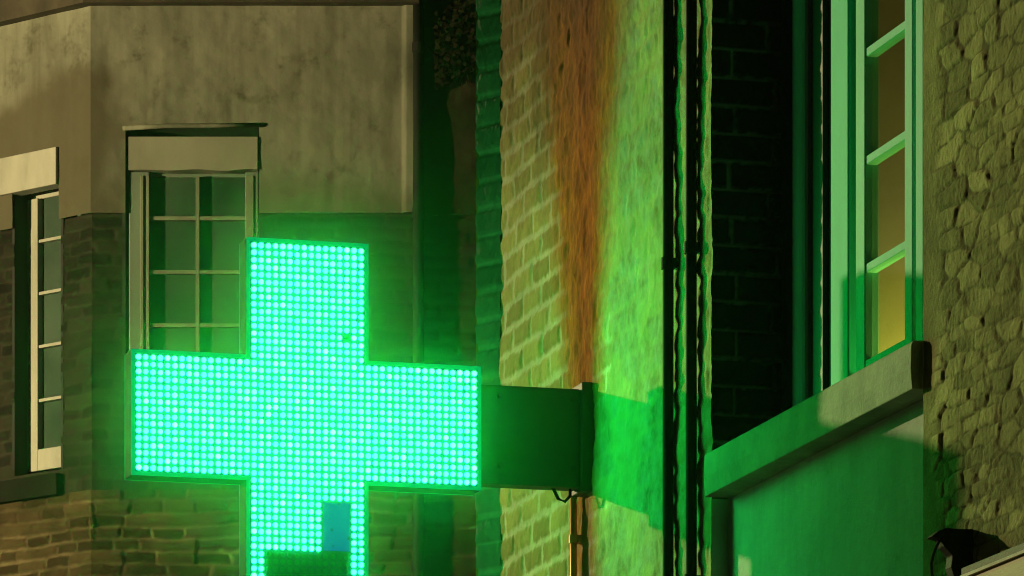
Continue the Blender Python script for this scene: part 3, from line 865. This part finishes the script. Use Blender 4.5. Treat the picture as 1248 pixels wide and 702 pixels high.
def far_window_side():
    w = empty('window_root')                             # replaced below by the frame mesh; local frame of the side wall
    bpy.data.objects.remove(w)
    def P(u, n, z): return (LD.x * u + LN.x * n, LD.y * u + LN.y * n, z)
    def bx(m, u0, u1, n0, n1, z0, z1):
        m.add([P(u0, n0, z0), P(u1, n0, z0), P(u1, n1, z0), P(u0, n1, z0), P(u0, n0, z1), P(u1, n0, z1), P(u1, n1, z1), P(u0, n1, z1)],
              [(0, 3, 2, 1), (4, 5, 6, 7), (0, 1, 5, 4), (1, 2, 6, 5), (2, 3, 7, 6), (3, 0, 4, 7)])
    def upx(px, n):                                      # along the side wall for a photo column
        k = (px - 624) / F_PX
        ax, ay = CX + LN.x * n, YF + LN.y * n
        return (k * ay - ax) / (LD.x - k * LD.y)
    n = -0.14
    u_st0, u_st1, u_out = upx(50, n), upx(36, n), upx(21, n)
    zt = sz1 - 0.24
    zb = zpy(571, YF + LD.y * u_st0)
    zr = zpy(545, YF + LD.y * u_st0)
    m = MB()
    bx(m, u_out - 0.03, u_out, n - 0.05, n + 0.06, zb, zt); bx(m, -0.1, u_out, n - 0.05, n + 0.0, zt, zt + 0.04)
    fr = m.build('window', M['far_white'], corner, bevel=0.004)
    m = MB(); bx(m, u_st0, u_st1, n - 0.03, n + 0.03, zb, zt); bx(m, -0.1, u_st0, n - 0.03, n + 0.03, zb, zr); bx(m, u_st1 + 0.03, u_st1 + 0.05, n - 0.03, n + 0.03, zb, zt)
    m.build('sash', M['far_white'], fr, bevel=0.004)
    for py in (288, 352, 417, 483):
        m = MB(); z = zpy(py, YF + LD.y * upx(62, n)); bx(m, -0.1, u_st0 - 0.001, n - 0.012, n + 0.02, z - 0.009, z + 0.009); m.build('glazing_bar', M['far_white'], fr)
    m = MB(); bx(m, -0.1, u_st0, n - 0.022, n - 0.016, zr, zt); m.build('pane', M['far_glass'], fr)
    m = MB(); bx(m, sa - 0.0, 1.25, -0.06, 0.045, sz1 - 0.225, sz1 + 0.0); m.build('lintel', M['far_white'], fr, bevel=0.006)
    m = MB(); bx(m, sa - 0.02, sb + 0.35, -0.15, 0.06, sz0 - 0.16, sz0 - 0.03); m.build('window_sill', M['far_brick'], fr, bevel=0.006)
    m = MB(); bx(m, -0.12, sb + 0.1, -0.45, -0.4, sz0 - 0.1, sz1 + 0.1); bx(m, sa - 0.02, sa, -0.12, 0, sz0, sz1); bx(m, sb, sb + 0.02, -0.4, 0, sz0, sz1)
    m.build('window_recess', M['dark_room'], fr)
far_window_side()

# ================================================================== the dark house next to it
dark = empty('dark_house', (fx(511), YF + 0.05, 0), 0)
tag(dark, 'narrow dark brown house front between the beige plaster and the brick house', 'house')
DW = 3.2
def dk_field(U, V):
    h = (fbm(U * 4, V * 4, 401, 4) - 0.5) * 0.04 + (fbm(U * 20, V * 20, 402, 4) - 0.5) * 0.015
    return h, {'tone': fbm(U * 7, V * 2, 403, 4), 'mortar': 0 * U}
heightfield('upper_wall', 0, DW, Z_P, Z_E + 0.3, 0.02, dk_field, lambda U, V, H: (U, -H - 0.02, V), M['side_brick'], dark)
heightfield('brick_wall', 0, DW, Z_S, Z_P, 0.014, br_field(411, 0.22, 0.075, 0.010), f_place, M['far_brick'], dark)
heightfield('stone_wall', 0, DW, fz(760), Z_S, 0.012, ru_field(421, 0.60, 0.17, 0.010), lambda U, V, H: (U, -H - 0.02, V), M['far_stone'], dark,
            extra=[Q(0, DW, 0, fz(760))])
m = MB(); m.box(0.0, DW, -0.1, 6, Z_E + 0.3, Z_E + 0.45); m.build('roof', M['slate'], dark)
# pipe on the party line
dp = empty('drainpipe', (fx(510), YF - 0.03, 0), 0)
tag(dp, 'dark iron drainpipe on the party line between the beige house and the dark house', 'drainpipe')
m = MB(); m.tube([(0, 0, z) for z in np.linspace(0.1, Z_E, 20)], 0.034, 14); m.build('pipe', M['black'], dp, smooth=True)
for z in (fz(690), fz(262), fz(60)):
    m = MB(); m.tube([(0, 0, z - 0.03), (0, 0, z + 0.03)], 0.040, 14); m.build('pipe_clip', M['black'], dp)
# ivy at the head of the dark wall
def ivy():
    m = MB()
    for k in range(1000):
        a = random.gauss(0, 1); b = random.gauss(0, 1)
        x = fx(556) + max(-1.6, min(1.6, a)) * 0.075; z = fz(52) + max(-1.7, min(1.7, b)) * 0.13 + (x - fx(556)) * 0.5
        y = YF - 0.0 - abs(random.gauss(0, 0.05))
        s = random.uniform(0.007, 0.017); th = random.uniform(0, 6.28); tx = random.uniform(-0.9, 0.9); ty = random.uniform(-0.9, 0.9)
        pts = []
        for (u, v) in ((0, -1), (0.7, -0.4), (0.9, 0.3), (0, 1.2), (-0.9, 0.3), (-0.7, -0.4)):
            uu, vv = u * math.cos(th) - v * math.sin(th), u * math.sin(th) + v * math.cos(th)
            pts.append((x + s * uu, y + s * (uu * tx + vv * ty), z + s * vv))
        m.add(pts, [(0, 1, 2, 3, 4, 5)])
    o = m.build('ivy', M['leaf'])
    st = MB()
    for k in range(9):
        x, z = fx(548) + random.uniform(-0.05, 0.13), fz(100) + random.uniform(-0.05, 0.05)
        pts = []; dx = random.uniform(-0.3, 0.3)
        for q in range(9):
            pts.append((x, YF - 0.02 - 0.012 * (q % 2), z)); x += dx * 0.05 + random.uniform(-0.015, 0.015); z += 0.045; dx += random.uniform(-0.3, 0.3)
        st.tube(pts, 0.004, 6)
    st.build('stems', M['far_stone'], o, smooth=True)
    tag(o, 'dark ragged clump of ivy high on the dark brown house front', 'ivy')
ivy()

# ================================================================== thin volume added to spread a glow round the cross
hz = MB(); hz.box(-100, 100, -60, 160, -1.3, 10.9)
hm, hnt, hb = new_mat('haze')
hnt.nodes.remove(hb)
pv = N(hnt, 'ShaderNodeVolumePrincipled', i_Density=0.0048, i_Anisotropy=0.992)
pv.inputs['Color'].default_value = (0.92, 0.95, 0.93, 1)
hnt.links.new(pv.outputs[0], hnt.nodes['Material Output'].inputs['Volume'])
tag(hz.build('haze', hm), kind='stuff')
